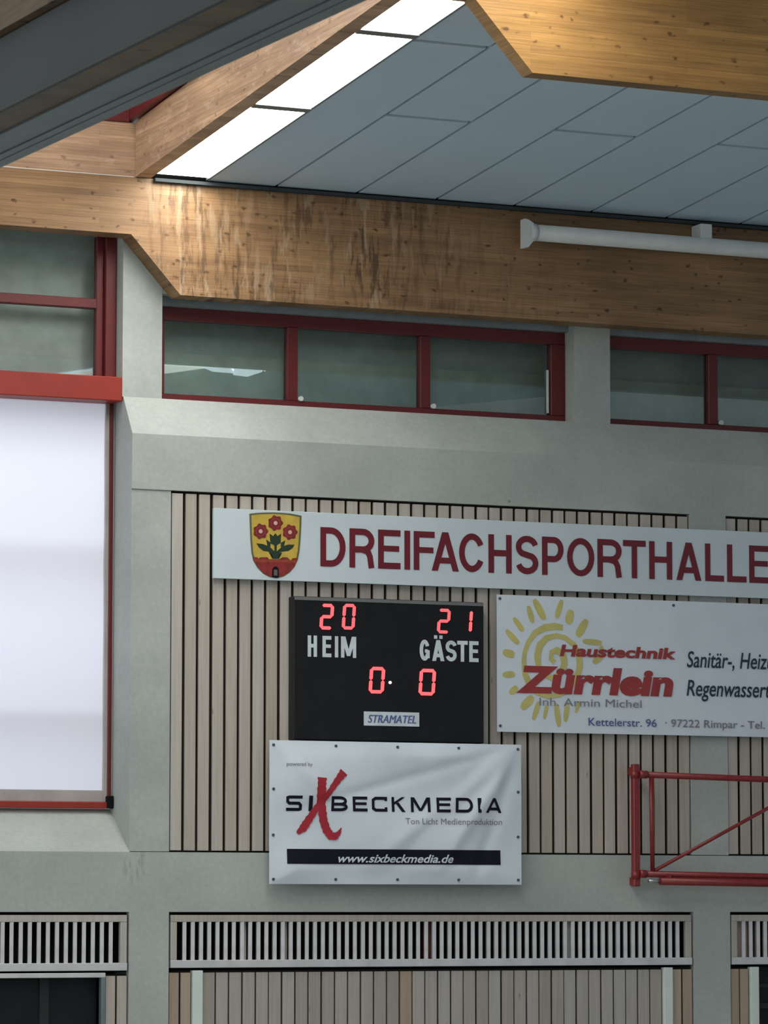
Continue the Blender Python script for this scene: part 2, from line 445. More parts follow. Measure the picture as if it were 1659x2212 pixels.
DOORS = plain('dark_stile', (.022, .025, .026), .5, spec=.3)
METAL = plain('steel', (.45, .47, .49), .35, metal=.8)
EYELET = plain('eyelet', (.10, .11, .12), .4, metal=.5)
SKY = emit('daylit_skylight', (1, .97, .90, 1), 19.0)
SKYL = emit('daylit_lantern', (1, .98, .94, 1), 2.7)
SKYB = emit('daylit_far_pane', (.80, .90, 1, 1), 3.6)
LED = emit('red_led', (1, .09, .10, 1), 1.6)
LEDD = emit('red_led_dim', (.85, .13, .15, 1), .75)
LEDW = emit('led_point', (1, .6, .6, 1), 2.5)
GLASS = glass('window_glass', (.86, .91, .90, 1), .8)
GLASS2 = glass('frosted_grey_glass', (.90, .93, .93, 1), .6)
BLIND = blind_cloth('blind_cloth')
FLOOR = plain('sports_floor', (.34, .36, .33), .4, var=.05, scale=.5)
INNER = plain('inner_wall_light', (.66, .72, .68), .8)
INNERD = plain('inner_wall_dark', (.58, .65, .67), .8)
FOAM = plain('panel_joint', (.05, .06, .065), .9, spec=.1)

# ------------------------------------------------------------------ the end wall (concrete frame)
wall = empty('wall_end'); struct(wall)
bm = bmesh.new()
box(bm, 5.2, 20.0, 0, .6, 2.85, 3.285)
box(bm, 9.9, 20, .22, .6, 3.285, 5.945)
obj('ring_beam', bm, CONC, wall)
bm = bmesh.new(); prism_x(bm, 5.2, 9.84, [(0, 3.285), (.43, 3.605), (.6, 3.605), (.6, 3.285)]); obj('sloping_sill', bm, CONC, wall)
bm = bmesh.new(); prism_x(bm, 9.84, 20.0, [(0, 5.945), (0, 6.355), (.2, 6.65), (.6, 6.65), (.6, 5.945)]); obj('sloping_spandrel', bm, CONC, wall)
for (x0, x1, z0, z1, y0) in ((9.84, 10.15, 3.29, 5.9448, .010), (9.84, 10.148, 0, 2.85, .0), (14.475, 14.795, 3.29, 5.945, .0),
                             (14.482, 14.803, 0, 2.85, .0), (5.2, 5.53, 0, 2.85, 0), (5.2, 5.53, 3.605, 8.2, 0), (19.1, 19.45, 0, 2.85, 0), (19.1, 19.45, 3.29, 5.945, 0)):
    bx('column', CONC, wall, x0, x1, y0, .6, z0, z1)
for x0 in (9.832, 13.575, 17.32):
    bx('pilaster', CONC, wall, x0, x0 + .312, .2, .6, 6.65, 7.83 if x0 < 10 else 7.45)
bm = bmesh.new(); prism_y(bm, .2, .6, [(9.832, 7.83), (10.144, 7.83), (10.144, 8.2), (9.832, 8.2)]); obj('pilaster', bm, CONC, wall)
bx('inner_backing', DARK, wall, 5.2, 20, .3, .6, 0, 2.85)  # dark backing added to stop outside light leaking through the gaps
bx('lantern_gable', CONC, wall, 5.2, 9.85, .205, .35, 8.2, 9.7)
bx('end_infill', CONC, wall, 17.632, 20.0, .2, .6, 6.65, 7.45)
bx('beam_backing', CONC, wall, 9.85, 20.0, .205, .5, 7.44, 8.30)
fl = bx('floor', FLOOR, None, -12, 24, -32, .6, -.1, 0); struct(fl)

# ------------------------------------------------------------------ timber beams (glued laminated)
def flared(y0, y1, dz, mat, xl=5.2, xr=20.0, top=8.262):
    bm = bmesh.new()
    prism_y(bm, y0, y1, [(xl, 7.835 + dz), (9.82, 7.835 + dz), (10.212, 7.405 + dz), (xr, 7.395 + dz), (xr, top + dz), (xl, top + dz)])
    return obj('timber_beam', bm, mat)
b1 = flared(0, .198, 0, WOOD_A)
tag(b1, 'water-stained laminated timber beam with an angled lower edge lying on the end wall above the windows', 'beam')
b2 = flared(-5.97, -5.83, .492, WOOD_B, 5.2, 20.0, 8.29)
tag(b2, 'honey-coloured laminated timber beam hanging across the top right corner under the roof', 'beam')
up = bx('timber_beam', WOOD_C, None, 5.2, 9.862, .012, .198, 8.266, 8.672)
tag(up, 'short pale timber beam on top of the stained beam, left of the rafter', 'beam')
sl = bx('joint_strip', WHITE, up, 5.2, 9.84, .002, .05, 8.254, 8.268)
RS = .079
bm = bmesh.new(); loft_y(bm, -12, -.002, [(9.850, 8.266), (9.972, 8.266), (9.972, 8.68), (9.850, 8.68)], -RS)
ra = obj('timber_rafter', bm, WOOD_D)
tag(ra, 'pale timber rafter climbing from the wall beam beside the bright skylight strip', 'rafter')
bm = bmesh.new(); loft_y(bm, -12, .2, [(9.80, 8.69), (9.98, 8.69), (9.98, 8.90), (9.80, 8.90)], -RS)
rr = obj('steel_rail', bm, RED); tag(rr, 'dark red steel rail on top of the pale rafter', 'rail')
rw = bx('steel_rail', RED, None, 5.2, 9.798, -.0, .2, 8.675, 9.05)
tag(rw, 'dark red steel rail on top of the short pale beam in the upper left', 'rail')
fs = bx('trim_1', FOAM, None, 9.99, 20.0, -.05, -.002, 8.237, 8.262); struct(fs)

# ------------------------------------------------------------------ roof: lining panels and skylight strip
ceil = empty('ceiling'); struct(ceil)
def roof_piece(name, mat, parent, x0, x1, y0, y1, z=8.272, t=.03):
    bm = bmesh.new(); loft_y(bm, y1, y0, [(x0, z), (x1, z), (x1, z + t), (x0, z + t)], -RS); return obj(name, bm, mat, parent)
g = .013
xs = [10.405, 10.965] + [10.965 + .662 * i for i in range(1, 15)]
for i in range(len(xs) - 1):
    cuts = [0, -3.77, -5.97, -9.74, -11.94] if i % 2 == 0 else [0, -2.07, -5.97, -8.04, -11.94]
    for a, b in zip(cuts[:-1], cuts[1:]):
        roof_piece('panel', PANEL, ceil, xs[i] + g, xs[i + 1] - g, a - .025, b + .025)
roof_piece('joint_backing', FOAM, ceil, 9.98, 20.2, .5, -11.94, 8.310, .06)
rear = empty('ceiling'); struct(rear, 'roof over the rear of the hall')
roof_piece('roof_deck', PANEL, rear, 5.2, 24, -11.94, -26.5, 8.36, .05)
roof_piece('lantern_deck', PANEL, ceil, 5.2, 9.8, .2, -11.94, 9.6, .05)
lan = empty('window_5'); struct(lan, 'glazed roof lantern left of the rafter')
for a in range(6):
    y1 = -.3 - a * 1.94
    roof_piece('pane', SKYL, lan, 5.3, 9.75, y1, y1 - 1.88, 9.56, .02)
    roof_piece('glazing_bar', ALU, lan, 5.3, 9.75, y1 - 1.87, y1 - 1.95, 9.54, .04)
sky = empty('window_1'); struct(sky, 'bright white skylight strip in the roof beside the rafter')
for a, b in ((-.07, -2.03), (-2.03, -3.86), (-3.86, -5.97), (-5.97, -8.04), (-8.04, -9.9), (-9.9, -11.94)):
    roof_piece('pane', SKY, sky, 9.975, 10.397, a - .03, b + .03, 8.276, .02)
    roof_piece('glazing_bar', GREYM, sky, 9.975, 10.397, b + .045, b - .045, 8.262, .03)
roof_piece('glazing_bar', ALU, sky, 10.392, 10.412, -.05, -11.94, 8.268, .03)
# skylights farther back over the hall, placed and shaped for reflections in the high windows
far = empty('window_6'); struct(far, 'skylights over the rear of the hall')
for y0, y1 in ((-16.9, -18.45), (-18.6, -22.5)): roof_piece('pane', SKYL, far, 17.15, 17.95, y0, y1, 8.30, .03)
for q in (((17.72, -18.3), (17.62, -17.2), (18.62, -19.3), (18.25, -19.2)), ((17.78, -17.2), (18.0, -17.1), (18.75, -18.7), (18.98, -19.8), (18.7, -19.6)), ((18.22, -17.6), (18.45, -17.65), (18.76, -18.65))):
    bm = bmesh.new(); a = [bm.verts.new((x, y, 8.30 - RS * y)) for x, y in q]; b = [bm.verts.new((x, y, 8.33 - RS * y)) for x, y in q]
    bm.faces.new(a); bm.faces.new(b[::-1])
    for i in range(len(q)): bm.faces.new((a[i], b[i], b[(i + 1) % len(q)], a[(i + 1) % len(q)]))
    obj('pane', bm, SKYB, far)

# ------------------------------------------------------------------ high windows with dark red frames
def high_window(n, x0, x1, mulls, label):
    e = empty(n, (x0, .3, 6.65)); struct(e, label)
    z0, z1, y0, y1 = 6.652, 7.40, .36, .44
    bx('lintel', LINTEL, e, x0, x1, .30, .5, z1 - .03, z1 + .08)
    bx('frame_rail', RED, e, x0, x1, y0, y1, z1 - .125, z1 - .03, bev=.004)
    bx('frame_rail', RED, e, x0, x1, y0, y1, z0, z0 + .062, bev=.004)
    bx('frame_stile', RED, e, x0, x0 + .078, y0, y1, z0 + .062, z1 - .125, bev=.004)
    bx('frame_stile', RED, e, x1 - .125, x1, y0 - .002, y1, z0 + .062, z1 - .125, bev=.004)
    for m in mulls: bx('mullion', RED, e, m - .042, m + .042, y0 - .004, y1, z0 + .062, z1 - .125, bev=.004)
    ed = [x0 + .078] + mulls + [x1 - .125]
    for i, (a, b) in enumerate(zip(ed[:-1], ed[1:])):
        lo = a + (.042 if i else 0); hi = b - (.042 if i < len(ed) - 2 else 0)
        bx('pane', GLASS, e, lo, hi, .400, .406, z0 + .062, z1 - .125)
    bx('inner_parapet', INNER, e, x0, x1, .60, .64, 6.45, 7.06)
    bx('inner_backing', INNERD, e, x0, x1, .635, .66, 6.45, 7.8)
    bx('inner_light_stop', INNERD, e, x0, x1, .45, .74, 7.42, 7.5)  # added lid that keeps sky light out of the space behind the panes
    for m in mulls:
        bm = bmesh.new(); tube(bm, (m + .062, .335, z0 + .078), (m + .062, .372, z0 + .078), .019, 12)
        obj('window_knob', bm, WHITE, e)
    bx('stay_bar', WHITE, e, x1 - .150, x1 - .138, .375, .395, z0 + .08, z0 + .42)
high_window('window_2', 10.146, 13.575, [11.262, 12.370], 'high window with three panes in dark red frame above the sign')
high_window('window_3', 13.889, 17.32, [14.89, 16.1], 'high window right of the concrete pilaster in dark red frame')

# ------------------------------------------------------------------ tall window on the left with the backlit blind
wl = empty('window_4', (5.53, .3, 3.6)); struct(wl, 'tall window on the left with red frames and a backlit white blind')
X0 = 5.53
bx('frame_stile', RED, wl, 9.745, 9.828, .33, .45, 6.79, 7.87, bev=.004)
bx('frame_stile', RED, wl, 9.690, 9.745, .385, .45, 6.79, 7.87, bev=.004)
bx('frame_rail', RED, wl, X0, 9.69, .375, .45, 7.325, 7.398, bev=.004)
bx('mullion', RED, wl, 7.6, 7.7, .375, .45, 6.79, 7.87)
for a, b in ((X0, 7.6), (7.7, 9.69)):
    for c, d in ((6.79, 7.325), (7.398, 7.9)): bx('pane', GLASS2, wl, a, b, .42, .426, c, d)
bx('inner_backing', INNER, wl, X0, 9.83, .60, .64, 6.7, 8.3)
bx('blind_cassette', REDB, wl, X0, 9.836, .205, .42, 6.615, 6.795, bev=.006)
bm = bmesh.new(); N = 24
rows = [[bm.verts.new((X0 + (9.768 - X0) * i / 8, .405 + .004 * math.sin(j * .9 + i), 3.738 + (6.62 - 3.738) * j / N)) for i in range(9)] for j in range(N + 1)]
for j in range(N):
    for i in range(8): f = bm.faces.new((rows[j][i], rows[j][i + 1], rows[j + 1][i + 1], rows[j + 1][i])); f.smooth = True
obj('roller_blind', bm, BLIND, wl)
bx('hem_bar', GUIDE, wl, X0, 9.775,   .392, .43, 3.655, 3.742, bev=.003)
bx('guide_strip', GUIDE, wl, 9.772, 9.799, .385, .43, 3.66, 6.62)
bx('frame_stile', RED, wl, 9.799, 9.828, .37, .45, 3.61, 6.62, bev=.003)
bx('edge_strip', WHITE, wl, 9.8285, 9.839, .385, .45, 3.66, 6.62)
bx('frame_rail', REDB, wl, X0, 9.80, .36, .45, 3.607, 3.655, bev=.004)
bx('foot_bracket', DARK, wl, 9.79, 9.839, .34, .39, 3.608, 3.70, bev=.005)
for z in (6.52, 5.45, 4.28): bx('transom', RED, wl, X0, 9.84, .62, .66, z - .04, z + .04)
bx('mullion', RED, wl, 7.0, 7.08, .62, .66, 3.6, 6.6)

# ------------------------------------------------------------------ timber cladding (each slat its own part)
def cladding(name, label, x0, x1, z0, z1, n, mats, cat=None, frac=.79, yf=.012):
    e = empty(name, (x0, 0, z0))
    if cat: tag(e, label, cat)
    else: e.parent = wall; e['label'] = label          # fixed to the wall: a part of it
    bx('backing', BACK, e, x0, x1, .05, .07, z0, z1)
    p = (x1 - x0) / n; base = {}
    for i in range(n):
        m = mats(i) if callable(mats) else mats
        xc = x0 + p * (i + .5) + random.uniform(-.002, .002)
        if m.name not in base:
            bm = bmesh.new(); box(bm, -p * frac / 2, p * frac / 2, 0, .024, z0 + .006, z1 - .016, bev=.003)
            bmesh.ops.recalc_face_normals(bm, faces=bm.faces)
            me = bpy.data.meshes.new('slat'); bm.to_mesh(me); bm.free(); me.materials.append(m); base[m.name] = me
        o = bpy.data.objects.new('slat', base[m.name]); COL.objects.link(o); o.parent = e
        o.location = (xc - x0, yf + random.uniform(0, .003), -z0)
    return e
cladding('slat_cladding', 'tall vertical timber slat cladding behind the scoreboard and banners', 10.15, 14.475, 3.292, 5.942, 40, SLAT)
cladding('slat_cladding', 'narrow visible strip of vertical slat cladding right of the concrete column, behind the red frame', 14.795, 19.1, 3.292, 5.942, 40, SLAT)
cladding('plank_door', 'wide door of vertical whitewashed planks under the long vent grille', 10.415, 14.215, .02, 2.425, 36,
         lambda i: ORANGE if i == 15 else DOORP, 'door', .88, .018)
cladding('plank_cladding', 'two tan planks between the concrete column and the left white post', 10.152, 10.332, .0, 2.425, 2, ORANGE, frac=.84)
cladding('plank_cladding', 'two tan planks between the right white post and the right concrete column', 14.293, 14.478, .0, 2.425, 2, ORANGE, frac=.84)
cladding('plank_cladding', 'two pale planks beside the dark opening at the bottom left corner', 9.662, 9.838, .0, 2.405, 2, SLAT, frac=.84)
cladding('plank_cladding', 'two tan planks right of the lower right column, beside the dark opening', 14.806, 14.976, .0, 2.425, 2, ORANGE, frac=.84)
for x0, x1, lab in ((10.334, 10.412, 'left white post of the plank door under the vent grille'), (14.219, 14.291, 'right white post of the plank door under the vent grille'),
                    (14.979, 15.049, 'white post at the edge of the dark opening in the bottom right corner')):
    p = bx('door_post', PALE, None, x0, x1, -.012, .05, 0, 2.425, bev=.003); tag(p, lab, 'post', 'white posts beside the doors')

# ------------------------------------------------------------------ louvred vent grilles
def vent(label, x0, x1, z0, z1, n, studs, a0=None, twist=-14):
    e = empty('vent_grille', (x0, 0, z0)); tag(e, label, 'vent grille', 'louvred vent grilles above the doors')
    gt = .018
    bx('frame_rail', VFRAME, e, x0 + .012, x1 - .012, .005, .05, z1 - .068, z1 - gt, bev=.003)
    bx('frame_rail', LOUVRE, e, x0 + .012, x1 - .012, -.004, .05, z0 + .012, z0 + .068, bev=.003)
    bx('frame_stile', VFRAME, e, x0 + .012, x0 + .062, .006, .05, z0 + .068, z1 - .068, bev=.003)
    bx('frame_stile', VFRAME, e, x1 - .062, x1 - .012, .006, .05, z0 + .068, z1 - .068, bev=.003)
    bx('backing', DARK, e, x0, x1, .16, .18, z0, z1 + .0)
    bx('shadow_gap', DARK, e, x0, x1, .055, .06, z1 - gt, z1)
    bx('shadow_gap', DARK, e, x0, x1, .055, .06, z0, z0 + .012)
    L = x1 - x0 - .124; p = L / n
    bm = bmesh.new(); box(bm, -.014, .014, -.02, .02, z0 + .066, z1 - .066)
    bmesh.ops.rotate(bm, cent=(0, 0, 0), matrix=Matrix.Rotation(math.radians(twist), 3, 'Z'), verts=bm.verts)
    bmesh.ops.recalc_face_normals(bm, faces=bm.faces)
    me = bpy.data.meshes.new('louvre'); bm.to_mesh(me); bm.free(); me.materials.append(LOUVRE)
    for i in range(1, n):
        o = bpy.data.objects.new('louvre', me); COL.objects.link(o); o.parent = e
        o.location = (.062 + p * i, .028, -z0); o.rotation_euler = (0, 0, math.radians(random.uniform(-4, 4)))
    for xs_, w_, m in studs: bx('stud', m, e, xs_ - w_ / 2, xs_ + w_ / 2, .054, .10, z0 + .02, z1 - .03)
vent('long louvred vent grille with whitish slats above the plank door', 10.152, 14.478, 2.432, 2.846, 65,
     [(W(533, 2030, 0)[0], .035, VFRAME), (W(566, 2030, 0)[0], .02, VFRAME), (W(622, 2030, 0)[0], .03, VFRAME), (W(928, 2030, 0)[0], .05, RED), (W(944, 2030, 0)[0], .04, ORANGE), (W(1237, 2030, 0)[0], .035, VFRAME)])
vent('louvred vent grille at the bottom left corner above the dark opening', 5.53, 9.838, 2.415, 2.846, 61, [])
vent('louvred vent grille at the bottom right edge beyond the concrete column', 14.806, 19.1, 2.432, 2.846, 65,
     [(14.905, .045, ORANGE), (14.97, .03, ORANGE), (15.08, .03, ORANGE)])

# ------------------------------------------------------------------ dark openings below
d1 = empty('door_1', (5.53, 0, 0)); struct(d1, 'dark opening with a pale grey frame at the bottom left')
bx('door_frame', LOUVRE, d1, 5.53, 9.66, -.005, .05, 2.378, 2.412, bev=.003)
bx('door_frame', ALU, d1, 9.628, 9.66, -.005, .05, 0, 2.378, bev=.003)
bx('door_leaf', BLACKP, d1, 5.53, 9.628, .10, .12, 0, 2.378)
bx('door_stile', DOORS, d1, 9.19, 9.26, .085, .10, 0, 2.378); d1.children[-1]['label'] = 'faint grey door stile'
d2 = empty('door_2', (15.05, 0, 0)); struct(d2, 'dark opening at the bottom right edge')
bx('door_leaf', BLACKP, d2, 15.049, 19.1, .14, .16, 0, 2.425)
bx('door_rail', DOORS, d2, 15.049, 19.1, .12, .14, 2.26, 2.29); bx('door_rail', DOORS, d2, 15.049, 19.1, .12, .14, 2.10, 2.14)

# ------------------------------------------------------------------ name board of the hall
sg = empty('hall_sign', (10.472, -.03, 5.303)); tag(sg, 'long white board reading DREIFACHSPORTHALLE in maroon with a coat of arms', 'sign')
bx('board', BOARD, sg, 10.472, 16.9, -.034, -.004, 5.303, 5.825, bev=.002)
prA = Print(-.034, 690, 1120, 3.386)
sp = [('D', 5, 190), ('R', 218, 400), ('E', 428, 592), ('I', 620, 662), ('F', 688, 842), ('A', 820, 1018), ('C', 1020, 1208), ('H', 1235, 1405), ('S', 1435, 1600)]
k = 3.386 / 3.3926
sp2 = [('P', 2, 160), ('O', 185, 385), ('R', 408, 585), ('T', 595, 762), ('H', 787, 955), ('A', 985, 1168), ('L', 1197, 1335), ('L', 1358, 1500), ('E', 1520, 1665)]
sp += [(c, (1170 - 690) * 3.386 + a * k, (1170 - 690) * 3.386 + b * k) for c, a, b in sp2]
lettering('lettering', MAROON, sg, prA, sp, 66, 353, .160)
# coat of arms: outlines in a 1659 x 1763 drawing field
pa = Print(-.034, 520, 1090, 10.37)
def art(name, mat, parent, pr, shapes, lift, kinds='poly'):
    bm = bmesh.new()
    for s_ in shapes:
        pts = [pr.p(*q) for q in s_]; poly(bm, pts, lambda x, z: pr.y(x, z, lift))
    return obj(name, bm, mat, parent)
shield = [(190, 205), (330, 188), (520, 178), (720, 175), (900, 182), (1100, 200), (1240, 225), (1360, 248), (1352, 520), (1335, 800), (1310, 1060), (1275, 1240), (1200, 1400), (1090, 1520), (960, 1605), (800, 1648), (640, 1620), (500, 1545), (370, 1410), (280, 1260), (235, 1080), (212, 800), (200, 500)]
cx_, cy_ = 770, 880
inner = [(cx_ + (a - cx_) * .925, cy_ + (b - cy_) * .945) for a, b in shield]
arms = art('coat_of_arms', OLIVE, sg, pa, [shield], .003); arms['label'] = 'coat of arms with three red roses on gold over a red town wall'
art('gold_field', GOLD, arms, pa, [inner], .004)
wallp = [(262, 1140), (262, 1175), (375, 1180), (385, 1215), (440, 1215), (450, 1180), (600, 1180), (625, 1225), (700, 1225), (860, 1225), (925, 1205), (940, 1180), (1040, 1180), (1075, 1215), (1120, 1255), (1150, 1205), (1280, 1190)]
low = [(1255, 1260), (1185, 1400), (1080, 1515), (960, 1595), (800, 1640), (640, 1612), (505, 1535), (380, 1400), (292, 1255)]
art('town_wall', ARED, arms, pa, [wallp + low], .005)
art('wall_band', ABRICK, arms, pa, [[(290, 1225), (620, 1235), (1060, 1235), (1120, 1262), (1262, 1235), (1235, 1300), (900, 1290), (310, 1290)]], .0056)
art('gate', DARK, arms, pa, [[(690, 1625), (700, 1440), (740, 1390), (800, 1390), (845, 1440), (850, 1635), (770, 1645)]], .006)
art('gate', AGREY, arms, pa, [[(735, 1590), (735, 1460), (815, 1460), (815, 1590)]], .0065)
art('stem', AGREEN, arms, pa, [
    [(345, 870), (480, 880), (640, 940), (760, 1060), (770, 1110), (640, 1060), (500, 1040), (400, 960)],
    [(1200, 900), (1060, 895), (920, 940), (790, 1060), (790, 1110), (900, 1060), (1060, 1040), (1150, 980)],
    [(640, 650), (720, 705), (770, 640), (820, 705), (900, 650), (890, 860), (780, 930), (660, 870)],
    [(620, 1060), (920, 1080), (850, 1150), (845, 1215), (705, 1215), (700, 1150)],
    [(745, 900), (800, 900), (800, 1100), (745, 1100)], [(560, 780), (660, 850), (660, 940), (600, 960)], [(990, 800), (890, 860), (890, 950), (960, 960)]], .0052)
def scallop(cx, cy, r, n=7, amp=.10):
    return [(cx + r * (1 + amp * math.cos(n * a)) * math.cos(a), cy + r * 1.04 * (1 + amp * math.cos(n * a)) * math.sin(a)) for a in [2 * math.pi * i / 56 for i in range(56)]]
for (a, b) in ((440, 600), (772, 415), (1098, 620)):
    r_ = art('rose', AROSE, arms, pa, [scallop(a, b, 158)], .006)
    art('rose_ring', ABRICK, arms, pa, [[(a + 112 * math.cos(t_) , b + 112 * math.sin(t_)) for t_ in [2 * math.pi * i / 24 for i in range(24)]]], .0064)
    art('rose_heart', AROSE, arms, pa, [[(a + 98 * math.cos(t_) , b + 98 * math.sin(t_)) for t_ in [2 * math.pi * i / 24 for i in range(24)]]], .0068)
    art('rose_centre', APINK, arms, pa, [[(a + 44 * math.cos(t_), b + 46 * math.sin(t_)) for t_ in [2 * math.pi * i / 16 for i in range(16)]]], .0074)

# ------------------------------------------------------------------ scoreboard
sb = empty('scoreboard', (11.085, -.05, 4.122)); tag(sb, 'black electronic scoreboard with red figures, labelled HEIM and GÄSTE', 'scoreboard')
bx('housing', BLACKP, sb, 11.088, 12.646, -.10, .008, 4.118, 5.186, bev=.006)
bx('top_edge', GREYM, sb, 11.092, 12.642, -.104, -.099, 5.158, 5.182)
ps = Print(-.10, 620, 1280, 3.77)
lettering('lettering', WHITEI, sb, ps, [('H', 167, 243), ('E', 287, 360), ('I', 388, 416), ('M', 438, 562)], 350, 523, .175)
lettering('lettering', WHITEI, sb, ps, [('G', 1078, 1160), ('Ä', 1180, 1280), ('S', 1290, 1380), ('T', 1384, 1470), ('E', 1482, 1558)], 384, 555, .185)
SEG = {'0': 'abcdef', '1': 'bc', '2': 'abged'}
def digit(ch, u0, u1, v0, v1, mat, label):
    xa, zt = ps.p((u0 + u1) / 2, v0); xc, zb = ps.p((u0 + u1) / 2, v1)
    x0 = ps.p(u0, (v0 + v1) / 2)[0]; x1 = ps.p(u1, (v0 + v1) / 2)[0]
    e = empty('digit', tuple(Vector(((x0 + x1) / 2, -.10, (zt + zb) / 2)) - world_loc(sb))); e.parent = sb; e['label'] = label
    h = zt - zb; t = h * .125; sh = .07; gp = t * .03
    xl = x0 + t / 2 + sh * h * .5; xr = x1 - t / 2 - sh * h * .5; zm = (zt + zb) / 2; a, b, m_ = zt - t / 2, zb + t / 2, zm
    L = {'a': ((xl, a), (xr, a)), 'd': ((xl, b), (xr, b)), 'g': ((xl, m_), (xr, m_)), 'f': ((xl, m_), (xl, a)), 'b': ((xr, m_), (xr, a)), 'e': ((xl, b), (xl, m_)), 'c': ((xr, b), (xr, m_))}
    for s_ in SEG[ch]:
        (ax, az), (bx_, bz) = L[s_]; A = Vector((ax, az)); B = Vector((bx_, bz)); d = (B - A).normalized(); n_ = Vector((-d.y, d.x)) * t / 2
        A += d * gp; B -= d * gp
        pts = [A, A + d * t / 2 * .8 + n_, B - d * t / 2 * .8 + n_, B, B - d * t / 2 * .8 - n_, A + d * t / 2 * .8 - n_]
        pts = [(q.x + (q.y - zm) * sh, q.y) for q in pts]
        bm = bmesh.new(); prism_y(bm, -.108, -.101, pts); obj('segment', bm, mat, e)
digit('2', 262, 382, 92, 302, LED, 'bright red figure 2, home side'); digit('0', 443, 560, 92, 302, LEDD, 'dim red figure 0, home side')
digit('2', 1218, 1332, 132, 334, LEDD, 'dim red figure 2, guest side'); digit('1', 1400, 1512, 138, 330, LED, 'red figure 1, guest side')
digit('0', 662, 798, 606, 822, LED, 'large red figure 0 on the left'); digit('0', 1068, 1212, 622, 838, LED, 'large red figure 0 on the right')
x_, z_ = ps.p(838, 733); bm = bmesh.new(); tube(bm, (x_, -.108, z_), (x_, -.1, z_), .011, 12); obj('point_lamp', bm, LEDW, sb)
xa, za = ps.p(625, 968); xb, zb = ps.p(1075, 1092)
bx('name_plate', WHITEI, sb, xa, xb, -.105, -.0995, zb, za)
text('lettering', 'STRAMATEL', BLUEI, sb, xa + .03, xb - .03, (za + zb) / 2 - .030, .062, -.107, shear=.25)
text('lettering', 'STRAMATEL', BLUEI, sb, xa + .034, xb - .026, (za + zb) / 2 - .030, .062, -.1075, shear=.25)

# ------------------------------------------------------------------ banners
def wave(x, z, x0, x1, z0, z1, amp, seed):
    u = (x - x0) / (x1 - x0); v = (z - z0) / (z1 - z0)
    e = min(1, max(0, min(u, 1 - u, v, 1 - v)) * 9 + .12)
    s_ = math.sin(9 * u + 7 * v + seed) * .5 + math.sin(5 * u - 11 * v + 2 * seed) * .35 + .4 * math.exp(-((v - (u - .55) * 2.1) / .09) ** 2) - .3 * math.exp(-((v - (u - .42) * 2.1) / .08) ** 2) + .25 * math.sin(17 * u + 3 * v)
    for tu, tv, sg_, wd in ((.66, .1, .9, .030), (.80, .0, -.8, .028), (.50, .30, .7, .040), (.30, .62, -.6, .035)):   # folds fanning from the top right corner
        dx, dz = tu - 1, tv - 1; L_ = math.hypot(dx, dz); d_ = ((u - 1) * dz - (v - 1) * dx) / L_; t_ = ((u - 1) * dx + (v - 1) * dz) / L_
        s_ += sg_ * math.exp(-(d_ / wd) ** 2) * max(0, min(1, t_ * 4)) * max(0, min(1, (1.25 - t_) * 2))
    for tu, tv, sg_, wd in ((.3, .5, .6, .03), (.12, .45, -.5, .03)):
        dx, dz = tu, tv - 1; L_ = math.hypot(dx, dz); d_ = (u * dz - (v - 1) * dx) / L_; t_ = (u * dx + (v - 1) * dz) / L_
        s_ += sg_ * math.exp(-(d_ / wd) ** 2) * max(0, min(1, t_ * 5)) * max(0, min(1, (.7 - t_) * 3))
    return -amp * e * (s_ + 1.2)
def banner(name, label, x0, x1, z0, z1, Y, amp, seed, nx, nz, eyes):
    e = empty(name, (x0, Y, z0)); tag(e, label, 'banner', 'advertising banners on the slat cladding')
    fn = lambda x, z: wave(x, z, x0, x1, z0, z1, amp, seed)
    bm = bmesh.new()
    for th in (0, .004):
        r = [[bm.verts.new((x0 + (x1 - x0) * i / nx, Y + th + fn(x0 + (x1 - x0) * i / nx, z0 + (z1 - z0) * j / nz), z0 + (z1 - z0) * j / nz)) for i in range(nx + 1)] for j in range(nz + 1)]
        for j in range(nz):
            for i in range(nx):
                f = bm.faces.new((r[j][i], r[j][i + 1], r[j + 1][i + 1], r[j + 1][i])); f.smooth = True
    me = bpy.data.meshes.new('cloth'); bm.to_mesh(me); bm.free(); me.materials.append(CLOTH)
    o = bpy.data.objects.new('cloth', me); COL.objects.link(o); o.parent = e; o.location = (-x0, -Y, -z0)
    for (x, z) in eyes:
        bm = bmesh.new(); tube(bm, (x, Y + fn(x, z) - .006, z), (x, Y + fn(x, z) + .006, z), .011, 10); obj('eyelet', bm, EYELET, e)
    return e, fn
xs0, xs1, zs0, zs1 = 10.888, 12.948, 3.055, 4.112
pc = Print(-.115, 570, 1580, 2.91)
ey = [(xs0 + .03 + (xs1 - xs0 - .06) * t_, z) for z in (zs0 + .035, zs1 - .035) for t_ in (0, .25, .5, .75, 1)] + [(x, zs0 + (zs1 - zs0) * t_) for x in (xs0 + .03, xs1 - .03) for t_ in (.34, .66)]
six, fsix = banner('advertising_banner', 'creased white banner reading SIXBECKMEDIA hanging under the scoreboard', xs0, xs1, zs0, zs1, -.115, .020, 1.3, 90, 48, ey)
pc.fn = fsix
sp = [('S', 135, 235), ('I', 276, 300)]
lettering('lettering', BLACKI, six, pc, sp, 403, 500, .20, square=True)
lettering('lettering', BLACKI, six, pc, [('B', 415, 515), ('E', 548, 640), ('C', 668, 768), ('K', 797, 885), ('M', 920, 1040), ('E', 1078, 1165), ('D', 1195, 1300), ('I', 1328, 1350), ('A', 1382, 1487)], 408, 502, .20, square=True)
bm = bmesh.new()
